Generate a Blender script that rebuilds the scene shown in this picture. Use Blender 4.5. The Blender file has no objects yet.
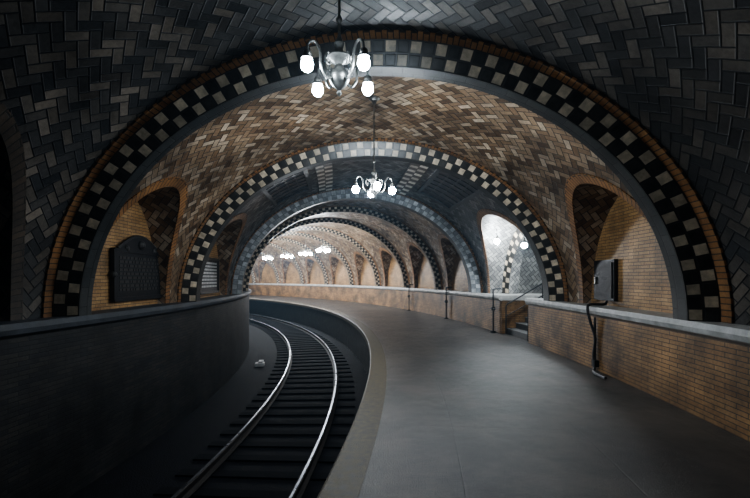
import bpy, math, random
from math import sin, cos, pi, sqrt, asin, radians, degrees
random.seed(7)
scene = bpy.context.scene
RC=39.0; CX=-39.0; CY=8.5
ZS=1.17; A=4.3; B=3.6
def W(th,t,z):
    r=RC+t; a=radians(th)
    return (CX+r*cos(a), CY+r*sin(a), z)
def S(th): return RC*radians(th)

# ---------------------------------------------------------------- materials
class NT:
    def __init__(s,name):
        s.mat=bpy.data.materials.new(name); s.mat.use_nodes=True
        s.t=s.mat.node_tree; s.n=s.t.nodes; s.l=s.t.links
        s.bsdf=s.n['Principled BSDF']
    def setin(s,sock,v):
        if isinstance(v,bpy.types.NodeSocket): s.l.new(v,sock)
        elif isinstance(v,(tuple,list)) and len(v)==3 and sock.type=='RGBA': sock.default_value=(*v,1)
        else: sock.default_value=v
    def m(s,op,a,b=None,c=None):
        nd=s.n.new('ShaderNodeMath'); nd.operation=op
        s.setin(nd.inputs[0],a)
        if b is not None: s.setin(nd.inputs[1],b)
        if c is not None: s.setin(nd.inputs[2],c)
        return nd.outputs[0]
    def uv(s):
        nd=s.n.new('ShaderNodeUVMap'); nd.uv_map='UVMap'
        sp=s.n.new('ShaderNodeSeparateXYZ'); s.l.new(nd.outputs[0],sp.inputs[0])
        return nd.outputs[0],sp.outputs[0],sp.outputs[1]
    def obj(s):
        nd=s.n.new('ShaderNodeTexCoord'); return nd.outputs['Object']
    def noise(s,vec,scale,detail=4,rough=.6):
        nd=s.n.new('ShaderNodeTexNoise'); s.l.new(vec,nd.inputs['Vector'])
        nd.inputs['Scale'].default_value=scale; nd.inputs['Detail'].default_value=detail
        nd.inputs['Roughness'].default_value=rough
        return nd.outputs['Fac']
    def mr(s,v,a,b,c,d,smooth=False):
        nd=s.n.new('ShaderNodeMapRange'); s.setin(nd.inputs['Value'],v)
        if smooth: nd.interpolation_type='SMOOTHSTEP'
        for k,x in zip(('From Min','From Max','To Min','To Max'),(a,b,c,d)): s.setin(nd.inputs[k],x)
        return nd.outputs[0]
    def mix(s,f,a,b,blend='MIX'):
        nd=s.n.new('ShaderNodeMix'); nd.data_type='RGBA'; nd.blend_type=blend
        s.setin(nd.inputs[0],f); s.setin(nd.inputs[6],a); s.setin(nd.inputs[7],b)
        return nd.outputs[2]
    def comb(s,x,y,z):
        nd=s.n.new('ShaderNodeCombineXYZ')
        s.setin(nd.inputs[0],x); s.setin(nd.inputs[1],y); s.setin(nd.inputs[2],z)
        return nd.outputs[0]
    def wn(s,vec):
        nd=s.n.new('ShaderNodeTexWhiteNoise'); nd.noise_dimensions='3D'; s.l.new(vec,nd.inputs['Vector'])
        return nd.outputs['Value']
    def ramp(s,f,stops):
        nd=s.n.new('ShaderNodeValToRGB'); s.setin(nd.inputs[0],f)
        e=nd.color_ramp.elements
        while len(e)<len(stops): e.new(.5)
        for i,(p,c) in enumerate(stops): e[i].position=p; e[i].color=(*c,1)
        return nd.outputs[0]
    def bump(s,h,strength=.5,dist=.01):
        nd=s.n.new('ShaderNodeBump'); s.l.new(h,nd.inputs['Height'])
        nd.inputs['Strength'].default_value=strength; nd.inputs['Distance'].default_value=dist
        s.l.new(nd.outputs[0],s.bsdf.inputs['Normal'])
    def out(s,col=None,rough=None,metal=None,spec=None):
        if col is not None: s.setin(s.bsdf.inputs['Base Color'],col)
        if rough is not None: s.setin(s.bsdf.inputs['Roughness'],rough)
        if metal is not None: s.setin(s.bsdf.inputs['Metallic'],metal)
        if spec is not None: s.setin(s.bsdf.inputs['Specular IOR Level'],spec)
        return s.mat

def mat_herring(name,stops,grout,unit=.115,rough=(.3,.55),grime=(.35,1.1)):
    g=NT(name); _,u,v=g.uv()
    k=1/(sqrt(2)*unit)
    x=g.m('MULTIPLY',g.m('ADD',u,v),k); y=g.m('MULTIPLY',g.m('SUBTRACT',v,u),k)
    i=g.m('FLOOR',x); j=g.m('FLOOR',y); fx=g.m('SUBTRACT',x,i); fy=g.m('SUBTRACT',y,j)
    kk=g.m('FLOORED_MODULO',g.m('SUBTRACT',i,j),4.0)
    isk=[g.m('COMPARE',kk,float(q),.4) for q in range(4)]
    dl=g.m('MULTIPLY_ADD',isk[1],10.,fx)
    dr=g.m('MULTIPLY_ADD',isk[0],10.,g.m('SUBTRACT',1.,fx))
    db=g.m('MULTIPLY_ADD',isk[2],10.,fy)
    dt=g.m('MULTIPLY_ADD',isk[3],10.,g.m('SUBTRACT',1.,fy))
    d=g.m('MINIMUM',g.m('MINIMUM',dl,dr),g.m('MINIMUM',db,dt))
    ix=g.m('SUBTRACT',i,isk[1]); iy=g.m('SUBTRACT',j,isk[2])
    horiz=g.m('ADD',isk[0],isk[1])
    rnd=g.wn(g.comb(ix,iy,horiz)); rnd2=g.wn(g.comb(iy,ix,7.3))
    face=g.mr(d,.04,.10,0,1,True)
    col=g.ramp(rnd,stops)
    o=g.obj()
    big=g.mr(g.noise(o,.7,5),.35,.65,grime[0],grime[1])
    fine=g.mr(g.noise(o,22,3),.3,.7,.75,1.15)
    sh=g.m('MULTIPLY',big,fine)
    col=g.mix(1.0,col,g.comb(sh,sh,sh),'MULTIPLY')
    col=g.mix(face,grout,col)
    h=g.m('ADD',face,g.m('MULTIPLY',g.noise(o,30,2),.25))
    g.bump(h,.6,.012)
    return g.out(col,g.mr(rnd2,0,1,rough[0],rough[1]))

def mat_checker(name,cream,dark,grout=(.02,.02,.022),edge=.12):
    g=NT(name); _,u,v=g.uv()
    i=g.m('FLOOR',u); j=g.m('FLOOR',v); fx=g.m('SUBTRACT',u,i); fy=g.m('SUBTRACT',v,j)
    par=g.m('FLOORED_MODULO',g.m('ADD',i,j),2.0)
    is1=g.m('COMPARE',par,1.0,.4)
    d=g.m('MINIMUM',g.m('MINIMUM',fx,g.m('SUBTRACT',1.,fx)),g.m('MINIMUM',fy,g.m('SUBTRACT',1.,fy)))
    face=g.mr(d,edge*.6,edge,0,1,True)
    rnd=g.wn(g.comb(i,j,1.))
    c1=g.mix(rnd,tuple(q*.65 for q in cream),cream)
    c2=g.mix(rnd,tuple(q*.5 for q in dark),dark)
    col=g.mix(is1,c2,c1)
    o=g.obj(); n=g.mr(g.noise(o,9,4),.35,.65,.6,1.05)
    col=g.mix(1.,col,g.comb(n,n,n),'MULTIPLY')
    col=g.mix(face,grout,col)
    g.bump(face,.6,.01)
    return g.out(col,.3)

def mat_brick(name,c1,c2,mortar,w=.3,h=.058,m=.006,rough=.55,grime=(.5,1.1),bias=0.):
    g=NT(name); uvv,u,v=g.uv()
    b=g.n.new('ShaderNodeTexBrick'); g.l.new(uvv,b.inputs['Vector'])
    b.inputs['Scale'].default_value=1; b.inputs['Brick Width'].default_value=w
    b.inputs['Row Height'].default_value=h; b.inputs['Mortar Size'].default_value=m
    b.inputs['Mortar Smooth'].default_value=.2; b.inputs['Bias'].default_value=bias
    b.inputs['Color1'].default_value=(*c1,1); b.inputs['Color2'].default_value=(*c2,1)
    b.inputs['Mortar'].default_value=(*mortar,1)
    o=g.obj(); n=g.mr(g.noise(o,1.3,6,.65),.35,.68,grime[0],grime[1])
    f=g.mr(g.noise(o,30,3),.3,.7,.8,1.15)
    n=g.m('MULTIPLY',n,f)
    col=g.mix(1.,b.outputs['Color'],g.comb(n,n,n),'MULTIPLY')
    inv=g.m('SUBTRACT',1.,b.outputs['Fac'])
    g.bump(inv,.5,.006)
    return g.out(col,rough)

def mat_plain(name,col,rough=.6,metal=0,var=.25,scale=6,bump=.15,spec=None):
    g=NT(name); o=g.obj(); n=g.noise(o,scale,6)
    c=g.mix(g.mr(n,.3,.7,0,1),tuple(q*(1-var) for q in col),tuple(min(1,q*(1+var)) for q in col))
    if bump: g.bump(g.noise(o,scale*6,4),bump,.01)
    return g.out(c,g.mr(n,.3,.7,max(0,rough-.1),min(1,rough+.1)),metal,spec)

def mat_emit(name,col,strength):
    g=NT(name); g.setin(g.bsdf.inputs['Base Color'],(1,1,1)); g.setin(g.bsdf.inputs['Emission Color'],col)
    g.bsdf.inputs['Emission Strength'].default_value=strength
    return g.mat

def mat_platform():
    g=NT('worn_concrete_platform'); uvv,u,v=g.uv(); o=g.obj()
    n1=g.noise(o,.9,8,.7); n2=g.noise(o,7,8,.75); n3=g.noise(o,55,5,.75)
    a=g.mr(n1,.3,.7,0,1,True)
    col=g.ramp(a,[(0,(.026,.029,.033)),(.5,(.058,.056,.055)),(1,(.105,.095,.084))])
    f=g.mr(n2,.3,.7,.5,1.4); f=g.m('MULTIPLY',f,g.mr(n3,.3,.7,.5,1.5))
    col=g.mix(1.,col,g.comb(f,f,f),'MULTIPLY')
    def line(c,per,wd):
        fr=g.m('FRACT',g.m('DIVIDE',c,per)); dd=g.m('ABSOLUTE',g.m('SUBTRACT',fr,.5))
        return g.mr(dd,.5-wd/per,.5-wd/per*.4,0,1)
    j=g.m('MAXIMUM',line(u,1.8,.009),line(g.m('ADD',v,.35),1.4,.009))
    col=g.mix(g.m('MULTIPLY',j,.5),col,(.015,.017,.02))
    h=g.m('SUBTRACT',g.m('MULTIPLY',n2,1.0),g.m('MULTIPLY',j,.3)); h=g.m('ADD',h,g.m('MULTIPLY',n3,1.0))
    g.bump(h,.6,.018)
    return g.out(col,g.mr(n2,.3,.7,.27,.45))

M={}
M['vault_near']=mat_herring('guastavino_herringbone_grey_shaded',[(0,(.026,.028,.031)),(.4,(.062,.058,.055)),(.8,(.125,.107,.088)),(1,(.22,.185,.15))],(.007,.007,.009),grime=(.25,1.2))  # grey tile for the near bays, vignette shade painted into its albedo
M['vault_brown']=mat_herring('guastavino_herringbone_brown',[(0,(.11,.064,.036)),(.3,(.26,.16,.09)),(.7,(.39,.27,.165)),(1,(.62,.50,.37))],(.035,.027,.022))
M['vault_dark']=mat_herring('guastavino_herringbone_dark',[(0,(.04,.045,.05)),(.5,(.10,.105,.11)),(1,(.27,.26,.24))],(.02,.02,.022))
M['vault_white']=mat_herring('guastavino_herringbone_cream',[(0,(.20,.20,.20)),(.5,(.32,.32,.31)),(1,(.5,.5,.48))],(.05,.05,.05),grime=(.6,1.1))
M['check']=mat_checker('rib_cream_and_green_tile',(.84,.71,.53),(.06,.054,.048),(.035,.032,.03))
M['check_b']=mat_checker('bright_cream_tile_band',(.95,.9,.8),(.05,.05,.05),(.03,.03,.03),.06)
M['check_grey']=mat_checker('rib_grey_tile',(.72,.75,.78),(.42,.45,.48),(.15,.16,.17),.06)
M['green']=mat_brick('rib_green_soffit_tile',(.022,.026,.028),(.042,.045,.044),(.012,.012,.012),.3,.15,.01,.45)
M['soffit_f']=mat_brick('rib_tan_soffit_tile',(.24,.17,.11),(.36,.28,.19),(.05,.045,.04),.3,.15,.01,.35)
M['header']=mat_brick('rib_orange_header_brick',(.32,.145,.05),(.45,.23,.09),(.05,.035,.025),.30,.075,.008,.5,(.35,1.1))
M['header_d']=mat_brick('shaded_header_brick',(.06,.045,.035),(.10,.07,.045),(.03,.025,.02),.30,.075,.008,.55,(.35,1.1))  # darkened copy of the orange header, shade of the near bays in its colour
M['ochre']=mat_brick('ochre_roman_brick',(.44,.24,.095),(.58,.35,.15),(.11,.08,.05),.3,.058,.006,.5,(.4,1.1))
M['ochre_d']=mat_brick('shaded_roman_brick',(.05,.045,.04),(.08,.07,.055),(.03,.03,.03),.3,.058,.006,.55,(.5,1.1))  # ochre brick with the near left side's shade painted into the colour
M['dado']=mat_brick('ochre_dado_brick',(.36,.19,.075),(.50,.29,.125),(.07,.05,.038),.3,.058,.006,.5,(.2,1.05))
M['dado_left']=mat_brick('vignette_dark_brick',(.015,.017,.021),(.042,.037,.032),(.009,.011,.014),.3,.058,.006,.65,(.15,1.1))  # vignette darkness and navy shadow tint put into the brick colour
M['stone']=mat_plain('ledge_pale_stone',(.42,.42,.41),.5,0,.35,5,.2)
M['stone_l']=mat_plain('ledge_shaded_stone',(.05,.056,.066),.65,0,.5,3,.2)  # shaded copy of the pale ledge, left-hand gloom painted in
M['platform']=mat_platform()
M['edge']=mat_plain('platform_edge_worn_paint',(.10,.08,.048),.6,0,.6,14,.4)
M['pit']=mat_plain('track_pit_concrete',(.010,.012,.015),.75,0,.5,4,.5)  # navy tint of the shadows put into the concrete's base colour
M['bed']=mat_plain('track_bed_ballast',(.009,.010,.013),.85,0,.6,9,.9,.15)
M['tie']=mat_plain('dark_timber_tie',(.008,.009,.011),.9,0,.4,12,.5,.1)
M['railtop']=mat_plain('polished_rail_steel',(.30,.33,.38),.32,1,.05,3,0)
M['rail']=mat_plain('rusted_rail_steel',(.03,.025,.022),.7,.3,.4,20,.3)
M['brass']=mat_plain('aged_pewter_brass',(.24,.235,.22),.4,.9,.3,20,.1)
M['black']=mat_plain('black_painted_iron',(.012,.013,.015),.45,.3,.3,12,.1)
M['bronze']=mat_plain('dark_bronze',(.02,.02,.023),.5,.4,.3,15,.2)
M['bronze_hi']=mat_plain('rubbed_bronze_relief',(.055,.054,.053),.5,.4,.3,15,.2)
M['letters']=mat_plain('pale_plaque_lettering',(.55,.56,.56),.5,0,.1,10,0)
M['glass']=mat_plain('leaded_skylight_glass',(.010,.015,.024),.4,0,.4,3,.1)
M['leading']=mat_plain('skylight_iron_glazing_bar',(.05,.055,.06),.5,.1,.2,10,.1)
M['bulbA']=mat_emit('lamp_glow_cool_white_a',(.76,.89,1.0),150)
M['bulb']=mat_emit('lamp_glow_cool_white',(.82,.92,1.0),460)
M['bulbF']=mat_emit('lamp_glow_cool_white_f',(.88,.94,1.0),560)
M['bulb2']=mat_emit('exit_lamp_glow_white',(.86,.94,1.0),480)
M['step']=mat_plain('stair_stone',(.09,.09,.09),.6,0,.3,8,.3)
M['pipe']=mat_plain('galvanised_conduit',(.05,.05,.055),.45,.4,.3,12,.1)
M['white']=mat_plain('white_debris',(.5,.5,.5),.6,0,.1,10,0)

# ---------------------------------------------------------------- mesh builder
class MB:
    def __init__(s): s.v=[]; s.f=[]; s.uv=[]; s.mi=[]; s.mats=[]
    def mid(s,m):
        mm=M[m]
        if mm not in s.mats: s.mats.append(mm)
        return s.mats.index(mm)
    def quadgrid(s,P,UV,mat,flip=False):
        b=len(s.v); R=len(P); Cn=len(P[0]); k=s.mid(mat)
        for r in P: s.v.extend(r)
        for i in range(R-1):
            for j in range(Cn-1):
                q=[(i,j),(i+1,j),(i+1,j+1),(i,j+1)]
                if flip: q=q[::-1]
                s.f.append([b+a*Cn+c for a,c in q]); s.uv.append([UV[a][c] for a,c in q]); s.mi.append(k)
    def face(s,pts,uvs,mat):
        b=len(s.v); s.v.extend(pts); s.f.append(list(range(b,b+len(pts)))); s.uv.append(uvs); s.mi.append(s.mid(mat))
    def sweep(s,sec,th0,th1,mats,step=1.0,caps=True,closed=True):
        n=max(1,int(abs(th1-th0)/step)); ths=[th0+(th1-th0)*i/n for i in range(n+1)]
        L=len(sec)
        for e in range(L if closed else L-1):
            p,q=sec[e],sec[(e+1)%L]
            m=mats if isinstance(mats,str) else mats[e]
            if m is None: continue
            if abs(p[0]-q[0])<abs(p[1]-q[1]): vp,vq=p[1],q[1]
            else: vp,vq=p[0],q[0]
            P=[[W(th,*p),W(th,*q)] for th in ths]
            U=[[(S(th),vp),(S(th),vq)] for th in ths]
            s.quadgrid(P,U,m)
        if caps and closed:
            m=mats if isinstance(mats,str) else mats[0]
            s.face([W(th0,*p) for p in sec],[p for p in sec],m)
            s.face([W(th1,*p) for p in sec][::-1],[p for p in sec][::-1],m)
    def box(s,th,t0,t1,ds0,ds1,z0,z1,mat):
        a=radians(th); er=(cos(a),sin(a)); es=(-sin(a),cos(a))
        def p(t,d,z): return (CX+(RC+t)*er[0]+d*es[0], CY+(RC+t)*er[1]+d*es[1], z)
        c=[p(t,d,z) for z in (z0,z1) for d in (ds0,ds1) for t in (t0,t1)]
        for q in [(0,1,3,2),(4,6,7,5),(0,4,5,1),(2,3,7,6),(0,2,6,4),(1,5,7,3)]:
            s.face([c[i] for i in q],[(c[i][1],c[i][2]) for i in q],mat)
    def tube(s,pts,r,mat,sides=8,caps=True):
        from mathutils import Vector
        pts=[Vector(p) for p in pts]; n=len(pts)
        if not isinstance(r,(list,tuple)): r=[r]*n
        rings=[]; up=None
        for i,p in enumerate(pts):
            d=(pts[min(i+1,n-1)]-pts[max(i-1,0)]).normalized()
            if up is None:
                up=Vector((0,0,1)) if abs(d.z)<.9 else Vector((1,0,0))
            x=d.cross(up).normalized(); y=x.cross(d).normalized(); up=y
            rings.append([tuple(p+(x*cos(2*pi*k/sides)+y*sin(2*pi*k/sides))*r[i]) for k in range(sides+1)])
        U=[[(k/sides,i) for k in range(sides+1)] for i in range(n)]
        s.quadgrid(rings,U,mat)
        if caps:
            for rr in (rings[0],rings[-1]): s.face(rr[:-1],[(0,0)]*sides,mat)
    def lathe(s,c,prof,mat,sides=16):
        P=[[(c[0]+r*cos(2*pi*k/sides),c[1]+r*sin(2*pi*k/sides),c[2]+z) for k in range(sides+1)] for r,z in prof]
        s.quadgrid(P,[[(k/sides,i) for k in range(sides+1)] for i in range(len(prof))],mat)
    def sphere(s,c,r,mat,n=8,sz=1.0):
        s.lathe(c,[(max(1e-4,r*sin(pi*i/n)),-r*sz*cos(pi*i/n)) for i in range(n+1)],mat,12)
    def make(s,name,parent=None,smooth=False,merge=True):
        me=bpy.data.meshes.new(name); me.from_pydata(s.v,[],s.f)
        for m in s.mats: me.materials.append(m)
        me.polygons.foreach_set('material_index',s.mi)
        ul=me.uv_layers.new(name='UVMap'); flat=[c for f in s.uv for u in f for c in u]
        ul.data.foreach_set('uv',flat)
        import bmesh
        bm=bmesh.new(); bm.from_mesh(me)
        if merge: bmesh.ops.remove_doubles(bm,verts=bm.verts,dist=.0004)
        bmesh.ops.recalc_face_normals(bm,faces=bm.faces)
        bm.to_mesh(me); bm.free()
        if smooth:
            me.shade_smooth() if hasattr(me,'shade_smooth') else None
            try: me.set_sharp_from_angle(angle=radians(35))
            except Exception: pass
        me.update()
        ob=bpy.data.objects.new(name,me); scene.collection.objects.link(ob)
        if parent: ob.parent=parent
        return ob
def empty(name):
    e=bpy.data.objects.new(name,None); scene.collection.objects.link(e); e.empty_display_size=.2; return e

# ---------------------------------------------------------------- arches layout
arches=[-26.2,-20.8,-15.4,-10.0,-4.6,1.3,8.7]
while arches[-1]<62: arches.append(arches[-1]+5.35)
def vault(bay,th,phi,n=0.):
    a,b=bay; x=(th-a)/(b-a); be=.10*max(0,sin(pi*min(1,max(0,x))))-n
    return W(th,(A+be)*cos(phi),ZS+(B+be)*sin(phi))
_arc=[0.]; NA=400
for i in range(NA):
    p0=pi*i/NA; p1=pi*(i+1)/NA
    _arc.append(_arc[-1]+sqrt((A*(cos(p1)-cos(p0)))**2+(B*(sin(p1)-sin(p0)))**2))
def arc(phi):
    x=max(0,min(NA-1e-6,phi/pi*NA)); i=int(x); return _arc[i]+(_arc[i+1]-_arc[i])*(x-i)

TW=4.5
ceil=MB(); tymp=MB(); edging=MB(); exitv=MB()
for bi in range(len(arches)-1):
    bay=(arches[bi],arches[bi+1]); th0=(bay[0]+bay[1])/2
    special = abs(bay[0]-1.3)<.01
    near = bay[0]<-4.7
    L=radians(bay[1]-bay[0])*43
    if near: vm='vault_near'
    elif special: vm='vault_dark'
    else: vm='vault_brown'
    hole={}
    hole[1]=(L*.335,2.1); hole[-1]=(L*.8*.335,2.1)
    if special: hole[1]=(2.1,2.3); hole[-1]=(1.5,2.1)
    pr=asin(hole[1][1]/B); pl=asin(hole[-1][1]/B)
    phis=[pr*sin(pi/2*k/14) for k in range(15)]
    phis+= [pr+(pi-pl-pr)*k/28 for k in range(1,28)]
    phis+= [pi-pl*sin(pi/2*k/14) for k in range(14,-1,-1)]
    def wdeg(phi):
        side=1 if phi<pi/2 else -1
        w,h=hole[side]; z=B*sin(phi)
        if z>=h: return 0.
        return degrees(w*sqrt(max(0,1-(z/h)**2))/(RC+side*A))
    for sgn in (0,1):
        P=[];U=[]
        for ph in phis:
            wd=wdeg(ph)
            if wd<1e-3: wd=0
            a0,a1=(bay[0],th0-wd) if sgn==0 else (th0+wd,bay[1])
            ths=[a0+(a1-a0)*k/8 for k in range(9)]
            P.append([vault(bay,t,ph) for t in ths]); U.append([(S(t),arc(ph)) for t in ths])
        ceil.quadgrid(P,U,vm)
    for side in (1,-1):
        w,h=hole[side]; N=36
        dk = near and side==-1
        psis=[pi*k/N for k in range(N+1)]
        def pt(psi,g,n):
            s=(w+g)*cos(psi); z=(h+g)*sin(psi)
            ph=asin(min(1,z/B)); ph=ph if side==1 else pi-ph
            th=th0+degrees(s/(RC+side*A))
            return th,ph,z
        T=side*(TW if not(special and side==1) else 9.0)
        mb = exitv if (special and side==1) else ceil
        P=[];U=[]; acc=0; prev=None
        for psi in psis:
            th,ph,z=pt(psi,0,0); p=vault(bay,th,ph)
            q=W(th,T,p[2])
            s_=w*cos(psi)
            if prev: acc+=sqrt((s_-prev[0])**2+(z-prev[1])**2)
            prev=(s_,z)
            r0=sqrt((p[0]-CX)**2+(p[1]-CY)**2)-RC
            K=1 if mb is ceil else 10
            P.append([tuple(p[c]+(q[c]-p[c])*k/K for c in range(3)) for k in range(K+1)])
            U.append([(acc,abs(r0)+(abs(T)-abs(r0))*k/K) for k in range(K+1)])
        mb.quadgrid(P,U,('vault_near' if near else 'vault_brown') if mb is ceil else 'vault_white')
        if not(special and side==1):
            P=[];U=[]
            for psi in psis:
                th,ph,z=pt(psi,0,0); zt=vault(bay,th,ph)[2]
                P.append([W(th,T,ZS-.05+(zt-ZS+.05)*k/4) for k in range(5)])
                U.append([(radians(th)*43,ZS-.05+(zt-ZS+.05)*k/4) for k in range(5)])
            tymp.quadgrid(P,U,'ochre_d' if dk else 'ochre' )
        g=.15
        P=[];U=[];acc=0;prev=None
        for psi in psis:
            th,ph,z=pt(psi,0,0); th2,ph2,z2=pt(psi,g,0)
            s_=w*cos(psi)
            if prev: acc+=sqrt((s_-prev[0])**2+(z-prev[1])**2)
            prev=(s_,z)
            P.append([vault(bay,th,ph,0),vault(bay,th,ph,.02),vault(bay,th2,ph2,.02),vault(bay,th2,ph2,-.01)])
            U.append([(0,acc),(.02,acc),(.17,acc),(.19,acc)])
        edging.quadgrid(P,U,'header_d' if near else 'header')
ceil.make('ceiling',smooth=True)
tymp.make('wall_lunette_infill')
edging.make('trim_lunette_arches',smooth=True)

# ---------------------------------------------------------------- ribs
dS=lambda m: degrees(m/RC)
for ai,tc in enumerate(arches):
    mb=MB(); N=72
    grey = abs(tc-8.7)<.01; far = tc>9
    unit=.165 if not far else .13
    if far: sec=[(-.12,-.01),(-.12,.015),(0,.015),(.10,.22),(.30,.22),(.40,.015),(.52,.015),(.52,-.01)]
    else: sec=[(-.15,-.01),(-.15,.015),(0,.015),(.14,.30),(.40,.30),(.54,.015),(.69,.015),(.69,-.01)]
    ck='check_grey' if grey else 'check'
    mats=['header','header',ck,'soffit_f' if far else 'green',ck,'header','header']
    nsc=int(_arc[-1]/unit)
    for e in range(len(sec)-1):
        (s0,n0),(s1,n1)=sec[e],sec[e+1]
        P=[];U=[]
        for i in range(N+1):
            ph=pi*i/N
            row=[];ur=[]
            for (ss,nn),vv in (((s0,n0),0.),((s1,n1),1.)):
                row.append(W(tc+dS(ss),(A-nn)*cos(ph),ZS+(B-nn)*sin(ph)))
                if mats[e].startswith('check'):
                    ur.append((arc(ph)/_arc[-1]*nsc,.001+vv*1.998 if e==2 else 1.999-vv*1.998))
                elif mats[e]=='header': ur.append((ss,arc(ph)))
                else: ur.append((arc(ph),ss))
            P.append(row);U.append(ur)
        mb.quadgrid(P,U,mats[e])
    mb.make('arch_rib',smooth=True)

# ---------------------------------------------------------------- walls, ledge, floor
TH0,TH1=arches[0],arches[-1]
SO0,SO1=3.3,5.75
def dado_right(a,b,name,back=4.55):
    mb=MB(); mb.sweep([(4.08,-.05),(4.08,1.02),(back,1.02),(back,-.05)],a,b,'dado'); mb.make(name)
dado_right(TH0,SO0-1.4,'wall_right'); dado_right(SO1+2.0,TH1,'wall_right')
mb=MB(); mb.sweep([(4.08,-.05),(4.08,1.02),(9.0,1.02),(9.0,-.05)],SO0-1.4,SO0,'dado',.3); mb.make('wall_stair')
mb=MB(); mb.sweep([(4.08,-.05),(4.08,1.02),(9.0,1.02),(9.0,-.05)],SO1,SO1+2.0,'dado',.3); mb.make('wall_stair')
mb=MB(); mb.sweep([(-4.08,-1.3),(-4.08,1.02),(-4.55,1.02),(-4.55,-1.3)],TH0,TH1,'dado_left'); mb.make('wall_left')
def ledge(a,b,sg,back,name,mat='stone'):
    sec=[(4.0,1.04),(3.985,1.10),(4.0,1.17),(back,1.17),(back,1.0),(4.06,1.0)]
    mb=MB(); mb.sweep([(sg*t,z) for t,z in sec],a,b,mat,.6); mb.make(name)
ledge(TH0,SO0-1.4,1,4.6,'trim_ledge_right'); ledge(SO1+2.0,TH1,1,4.6,'trim_ledge_right')
ledge(SO0-1.4,SO0,1,9.,'trim_ledge_stair'); ledge(SO1,SO1+2.0,1,9.,'trim_ledge_stair')
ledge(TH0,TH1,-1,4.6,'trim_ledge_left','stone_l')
mb=MB()
mb.sweep([(.22,0),(4.6,0),(4.6,-1.3),(0.02,-1.3),(0.02,-.14),(.22,-.14)],TH0,TH1,['platform','platform','pit','pit','pit','pit'],.6)
mb.make('floor')
mb=MB()
mb.sweep([(-.10,-.012),(-.08,.002),(.22,.002),(.22,-.14),(-.1,-.14)],TH0,TH1,'edge',.5)
mb.make('trim_platform_edge')
mb=MB(); mb.sweep([(0.02,-1.3),(-4.6,-1.3),(-4.6,-1.6),(.02,-1.6)],TH0,TH1,'bed',.8); mb.make('floor_track_bed')
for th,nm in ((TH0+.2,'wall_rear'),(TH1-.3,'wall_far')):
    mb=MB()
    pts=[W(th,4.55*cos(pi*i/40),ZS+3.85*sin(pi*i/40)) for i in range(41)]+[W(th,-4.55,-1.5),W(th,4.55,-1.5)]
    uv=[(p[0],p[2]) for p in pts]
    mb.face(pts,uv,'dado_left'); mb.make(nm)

# ---------------------------------------------------------------- track
mb=MB()
for t in (-.95,-2.45):
    sec=[(t-.07,-1.25),(t-.07,-1.235),(t-.012,-1.21),(t-.012,-1.145),(t-.034,-1.135),(t-.034,-1.108),(t-.016,-1.1),(t+.016,-1.1),(t+.034,-1.108),(t+.034,-1.135),(t+.012,-1.145),(t+.012,-1.21),(t+.07,-1.235),(t+.07,-1.25)]
    mt=['rail']*14; mt[6]='railtop'
    mb.sweep(sec,TH0,TH1,mt,.5)
s=S(TH0)
while s<S(TH1):
    th=degrees(s/RC); mb.box(th,-2.95,-.45,-.1,.1,-1.32,-1.27,'tie'); s+=.6
mb.make('railway_track')
mb=MB(); mb.box(9.5,-3.6,-3.3,-.15,.15,-1.31,-1.2,'white'); mb.box(9.6,-3.5,-3.35,-.1,.2,-1.2,-1.15,'white'); mb.make('crumpled_paper_litter')

# ---------------------------------------------------------------- exit stair alcove
bay=(1.3,8.7); th0=5.0
mb=exitv
w,h=2.1,2.3; P=[];U=[]
for k in range(25):
    psi=pi*k/24; th=th0+degrees(w*cos(psi)/(RC+A)); zt=ZS+h*sin(psi)+.12
    P.append([W(th,8.98,ZS-.1),W(th,8.98,zt)]); U.append([(radians(th)*43,ZS-.1),(radians(th)*43,zt)])
mb.quadgrid(P,U,'ochre')
mb.make('ceiling_stair_vault',smooth=True)
mb=MB()
def iarch(t,w_,h_,psi):
    return W(th0+degrees(w_*cos(psi)/(RC+A)),t,ZS+h_*sin(psi))
N=40
for (ta,ga),(tb,gb),mt in (((4.75,-.06),(4.87,.30),'check'),((4.87,.30),(5.2,.30),'vault_white'),((5.2,.3),(5.3,-.06),'check')):
    P=[];U=[]
    for k in range(N+1):
        psi=pi*k/N
        P.append([iarch(ta,w-ga,h-ga,psi),iarch(tb,w-gb,h-gb,psi)]); 
        U.append([(k*.9,.001),(k*.9,1.999)] if mt=='check' else [(k*.16,0),(k*.16,.4)])
    mb.quadgrid(P,U,mt)
mb.make('arch_stair_portal',smooth=True)
mb=MB(); n=7; rise=1.17/n; run=.29
for i in range(n):
    t0=4.25+i*run; z1=rise*(i+1)
    mb.sweep([(t0,-.02),(t0,z1-.03),(t0-.02,z1-.03),(t0-.02,z1),(9.0 if i==n-1 else t0+run+.02,z1),(9.0 if i==n-1 else t0+run+.02,-.02)],SO0,SO1,'step',.5)
mb.make('exit_staircase')
for nm,th in (('stair_handrail',SO0+.22),('stair_handrail',SO1-.22)):
    mb=MB(); pts=[W(th,4.15,.02),W(th,4.15,.85),W(th,4.2,.92),W(th,4.35,1.0),W(th,6.3,2.1),W(th,6.9,2.15),W(th,7.0,2.1),W(th,7.0,1.17)]
    mb.tube(pts,.022,'black'); mb.tube([W(th,5.3,.55),W(th,5.3,1.5)],.018,'black'); mb.tube([W(th,4.15,.55),W(th,6.3,1.7),W(th,7.0,1.75)],.014,'black')
    mb.make(nm,smooth=True)
def exit_lamp(th,t,z,zt):
    e=empty('pendant_globe_lamp')
    c=W(th,t,z)
    mb=MB(); mb.tube([(c[0],c[1],c[2]+.06),(c[0],c[1],zt)],.01,'black'); mb.lathe(c,[(.02,.17),(.035,.13),(.06,.09),(.055,.07)],'brass'); mb.make('lamp_stem',e,True)
    mb=MB(); mb.sphere(c,.09,'bulb2'); mb.make('lamp_globe',e,True)
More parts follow.
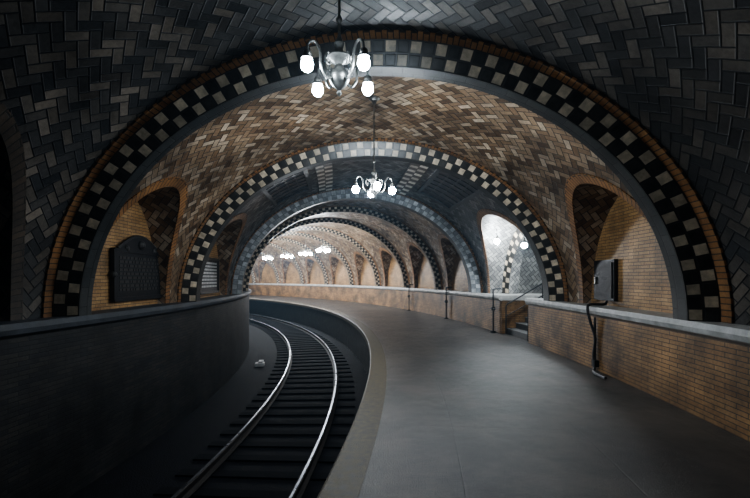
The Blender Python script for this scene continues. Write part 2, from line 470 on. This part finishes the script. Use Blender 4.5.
exit_lamp(6.3,4.1,2.85,3.5)
exit_lamp(4.9,4.5,2.65,3.45)

# ---------------------------------------------------------------- skylight bay details
def slab(mb,bay,a0,a1,p0,p1,n0,n1,mat,unit=None,rows=2,ns=8,npx=4):
    ths=[a0+(a1-a0)*k/ns for k in range(ns+1)]; phs=[p0+(p1-p0)*k/npx for k in range(npx+1)]
    def uvf(th,ph):
        if unit: return (S(th)/unit,.001+(ph-p0)/(p1-p0)*(rows-.002))
        return (S(th),arc(ph))
    P=[[vault(bay,th,ph,n1) for th in ths] for ph in phs]; U=[[uvf(th,ph) for th in ths] for ph in phs]
    mb.quadgrid(P,U,mat)
    for ph in (p0,p1): mb.quadgrid([[vault(bay,th,ph,n0) for th in ths],[vault(bay,th,ph,n1) for th in ths]],[[uvf(th,ph) for th in ths]]*2,mat)
    for th in (a0,a1): mb.quadgrid([[vault(bay,th,ph,n0) for ph in phs],[vault(bay,th,ph,n1) for ph in phs]],[[uvf(th,ph) for ph in phs]]*2,mat)
for c in (math.acos(1.25/A),pi-math.acos(1.25/A)):
    mb=MB(); slab(mb,bay,2.15,8.45,c-.055,c+.055,-.01,.03,'check_b',.22); mb.make('trim_checker_tile_band',smooth=True)
for sg in (1,-1):
    pa,pb=math.acos(2.75/A),math.acos(1.75/A)
    if sg<0: pa,pb=pi-pb,pi-pa
    e=empty('leaded_skylight')
    mb=MB(); slab(mb,bay,2.9,7.1,pa,pb,-.02,.015,'glass'); mb.make('glass_pane',e,True)
    mb=MB()
    fw=.02; fd=.12
    for a0,a1,p0,p1 in ((2.8,7.2,pa-fw,pa+fw*.4),(2.8,7.2,pb-fw*.4,pb+fw),(2.75,2.75+fd,pa-fw,pb+fw),(7.1,7.1+fd,pa-fw,pb+fw)):
        slab(mb,bay,a0,a1,p0,p1,-.01,.06,'leading')
    for k in range(1,8):
        a=2.9+4.2*k/8; slab(mb,bay,a-.02,a+.02,pa,pb,.0,.035,'leading',ns=1)
    for k in range(1,4):
        p=pa+(pb-pa)*k/4; slab(mb,bay,2.9,7.1,p-.004,p+.004,0,.035,'leading',npx=1)
    mb.make('frame_bars',e,True)

# ---------------------------------------------------------------- chandeliers
def crom(P,n=6):
    out=[]
    Q=[P[0]]+list(P)+[P[-1]]
    for i in range(1,len(Q)-2):
        for k in range(n):
            t=k/n
            out.append(tuple(.5*((2*Q[i][c])+(-Q[i-1][c]+Q[i+1][c])*t+(2*Q[i-1][c]-5*Q[i][c]+4*Q[i+1][c]-Q[i+2][c])*t*t+(-Q[i-1][c]+3*Q[i][c]-3*Q[i+1][c]+Q[i+2][c])*t**3) for c in range(len(P[0]))))
    out.append(P[-1]); return out
def chandelier(th,z,rot=20,bm='bulb',br=.05):
    c=W(th,0,z); e=empty('chandelier')
    mb=MB()
    mb.tube([(c[0],c[1],c[2]+.2),(c[0],c[1],ZS+B+.1)],.012,'brass')
    for k in range(3):
        mb.lathe((c[0],c[1],c[2]+.42+.38*k),[(.012,-.03),(.024,-.015),(.028,0),(.024,.015),(.012,.03)],'brass',10)
    mb.lathe((c[0],c[1],ZS+B+.09),[(.012,-.12),(.03,-.1),(.05,-.05),(.1,-.02),(.11,0.0)],'brass')
    prof=[(.002,-.24),(.016,-.225),(.02,-.205),(.012,-.19),(.03,-.17),(.065,-.14),(.085,-.10),(.09,-.07),(.075,-.03),(.045,0),(.035,.03),(.05,.05),(.085,.07),(.11,.085),(.105,.1),(.07,.11),(.04,.13),(.03,.17),(.04,.2),(.045,.215),(.03,.24),(.018,.27),(.012,.3)]
    mb.lathe(c,prof,'brass',20)
    for k in range(4):
        a=radians(rot+90*k); d=(cos(a),sin(a))
        def q(r,zz): return (c[0]+r*d[0],c[1]+r*d[1],c[2]+zz)
        mb.tube(crom([q(.06,-.08),q(.13,-.12),q(.19,-.04),q(.2,.07),q(.25,.14),q(.31,.11),q(.325,.04)]),.011,'brass',8)
        mb.tube(crom([q(.05,.06),q(.12,.10),q(.15,.04),q(.12,.0),q(.10,.03),q(.12,.05)],4),.007,'brass',6)
        mb.lathe(q(.325,0),[(.012,.05),(.03,.035),(.035,.01),(.028,0),(.045,-.015),(.05,-.03),(.02,-.03)],'brass',12)
    mb.make('frame',e,True)
    mb=MB()
    for k in range(4):
        a=radians(rot+90*k)
        mb.sphere((c[0]+.325*cos(a),c[1]+.325*sin(a),c[2]-.025-br),br,bm,8,1.1)
    mb.make('bulbs',e,True)
chandelier(-7.2,3.5,42,'bulbA',.052)
mid=lambda i:(arches[i]+arches[i+1])/2
chandelier(mid(4),3.33,10,'bulb',.062)
for i in (8,9,10,11,12,13):
    chandelier(mid(i),3.33,20*i,'bulbF',.085)

# ---------------------------------------------------------------- electrical box, conduit
def onwall(mb,th,t_face,d0,d1,z0,z1,depth,mat,sg):
    t0,t1=(t_face-depth,t_face) if sg>0 else (t_face,t_face+depth)
    mb.box(th,t0,t1,d0,d1,z0,z1,mat)
thb=-.5
mb=MB()
onwall(mb,thb,4.49,-.36,.36,1.27,2.05,.07,'black',1)
onwall(mb,thb,4.42,-.31,.31,1.32,2.0,.02,'bronze',1)
onwall(mb,thb,4.40,.22,.26,1.58,1.72,.03,'brass',1)
mb.make('electrical_box')
thb=-.9
mb=MB(); c=crom([W(thb+.3,4.44,1.25),W(thb+.2,4.35,1.2),W(thb-.02,4.0,1.205),W(thb-.1,3.93,1.12),W(thb-.12,3.97,.9),W(thb-.2,4.03,.6),W(thb-.15,4.02,.3),W(thb-.25,4.0,.06),W(thb-.5,3.9,.028),W(thb-1.1,3.87,.028)],6)
mb.tube(c,.025,'pipe'); mb.tube([W(thb-.16,4.04,.02),W(thb-.16,4.04,.98)],.02,'pipe')
onwall(mb,thb-.18,4.08,-.06,.06,.08,.2,.08,'black',1)
mb.make('conduit_pipe',smooth=True)
def standpipe(th,hh):
    mb=MB()
    mb.tube(crom([W(th,3.95,.0),W(th,3.95,.5),W(th,3.95,hh-.1),W(th,3.98,hh),W(th,4.2,hh+.02)],5),.025,'pipe')
    mb.lathe(W(th,3.95,hh*.55),[(.025,-.06),(.06,-.05),(.07,0),(.06,.05),(.025,.06)],'black')
    mb.tube([W(th-.25,3.93,hh*.55),W(th+.25,3.93,hh*.55)],.018,'black')
    mb.lathe(W(th,3.95,.03),[(.09,-.03),(.09,0),(.03,.02)],'black')
    mb.make('standpipe',smooth=True)
standpipe(6.2,1.35); standpipe(12.2,1.3); standpipe(18.3,1.35)

# ---------------------------------------------------------------- plaques
def plaque(th,wd,z0,z1,style):
    mb=MB(); t=-4.49
    def f(d0,d1,a,b,dep,mat,base=0): mb.box(th,t+base,t+base+dep,d0,d1,a,b,mat)
    f(-wd/2,wd/2,z0,z1,.05,'bronze')
    for s0,s1,a,b in ((-wd/2,wd/2,z1-.05,z1+.02),(-wd/2,wd/2,z0-.03,z0+.04),(-wd/2-.02,-wd/2+.05,z0,z1),(wd/2-.05,wd/2+.02,z0,z1)):
        f(s0,s1,a,b,.08,'bronze_hi' if style else 'bronze')
    if style==0:
        a=radians(th)
        def loc(d,z,tt): return (CX+(RC+t+tt)*cos(a)-d*sin(a),CY+(RC+t+tt)*sin(a)+d*cos(a),z)
        n=14; top=[(-wd*.42+wd*.84*k/n, z1+.02+.26*sin(pi*k/n)) for k in range(n+1)]
        for dd in (0.0,.06):
            mb.face([loc(d,z,dd) for d,z in top]+[loc(wd*.42,z1,dd),loc(-wd*.42,z1,dd)],[(0,0)]*(n+3),'bronze')
        mb.tube([loc(d,z,.04) for d,z in top],.03,'bronze_hi')
        for d,z,r in ((0,z1+.12,.09),(-wd*.28,z1+.03,.06),(wd*.28,z1+.03,.06),(-wd*.5,(z0+z1)/2,.06),(wd*.5,(z0+z1)/2,.06)):
            mb.sphere(loc(d,z,.05),r,'bronze_hi')
        random.seed(3)
        for r in range(9):
            z=z1-.14-r*(z1-z0-.24)/9
            d=-wd*.4
            while d<wd*.38:
                l=random.uniform(.04,.13); l=min(l,wd*.4-d); f(d,d+l,z-.022,z+.022,.008,'bronze_hi',.05); d+=l+.03
    else:
        random.seed(5)
        for r in range(8):
            z=z1-.14-r*(z1-z0-.22)/8; d=-wd*.4
            while d<wd*.38:
                l=random.uniform(.05,.14); l=min(l,wd*.4-d); f(d,d+l,z-.026,z+.026,.008,'letters',.05); d+=l+.035
    mb.make('commemorative_plaque')
plaque(mid(4)+.75,1.6,1.32,2.2,0)
plaque(mid(5)+.2,1.7,1.3,2.25,1)
plaque(mid(3),1.5,1.32,2.2,0)

# ---------------------------------------------------------------- world + camera
w=bpy.data.worlds.new('dim_blue_ambient'); w.use_nodes=True; scene.world=w
nt=w.node_tree
nt.nodes['Background'].inputs[0].default_value=(.05,.09,.16,1)
nt.nodes['Background'].inputs[1].default_value=.1
vs=nt.nodes.new('ShaderNodeVolumeScatter')
vs.inputs['Color'].default_value=(.5,.76,1,1); vs.inputs['Density'].default_value=.0022; vs.inputs['Anisotropy'].default_value=.5
nt.links.new(vs.outputs[0],nt.nodes['World Output'].inputs['Volume'])
try: scene.view_settings.look='AgX - Medium High Contrast'
except Exception: pass
cam=bpy.data.cameras.new('camera'); co=bpy.data.objects.new('camera',cam); scene.collection.objects.link(co)
cam.sensor_width=36; cam.lens=20.16; cam.shift_y=29/750; cam.clip_start=.05; cam.clip_end=300
co.location=(0,0,1.7); co.rotation_euler=(radians(90),0,0)
scene.camera=co
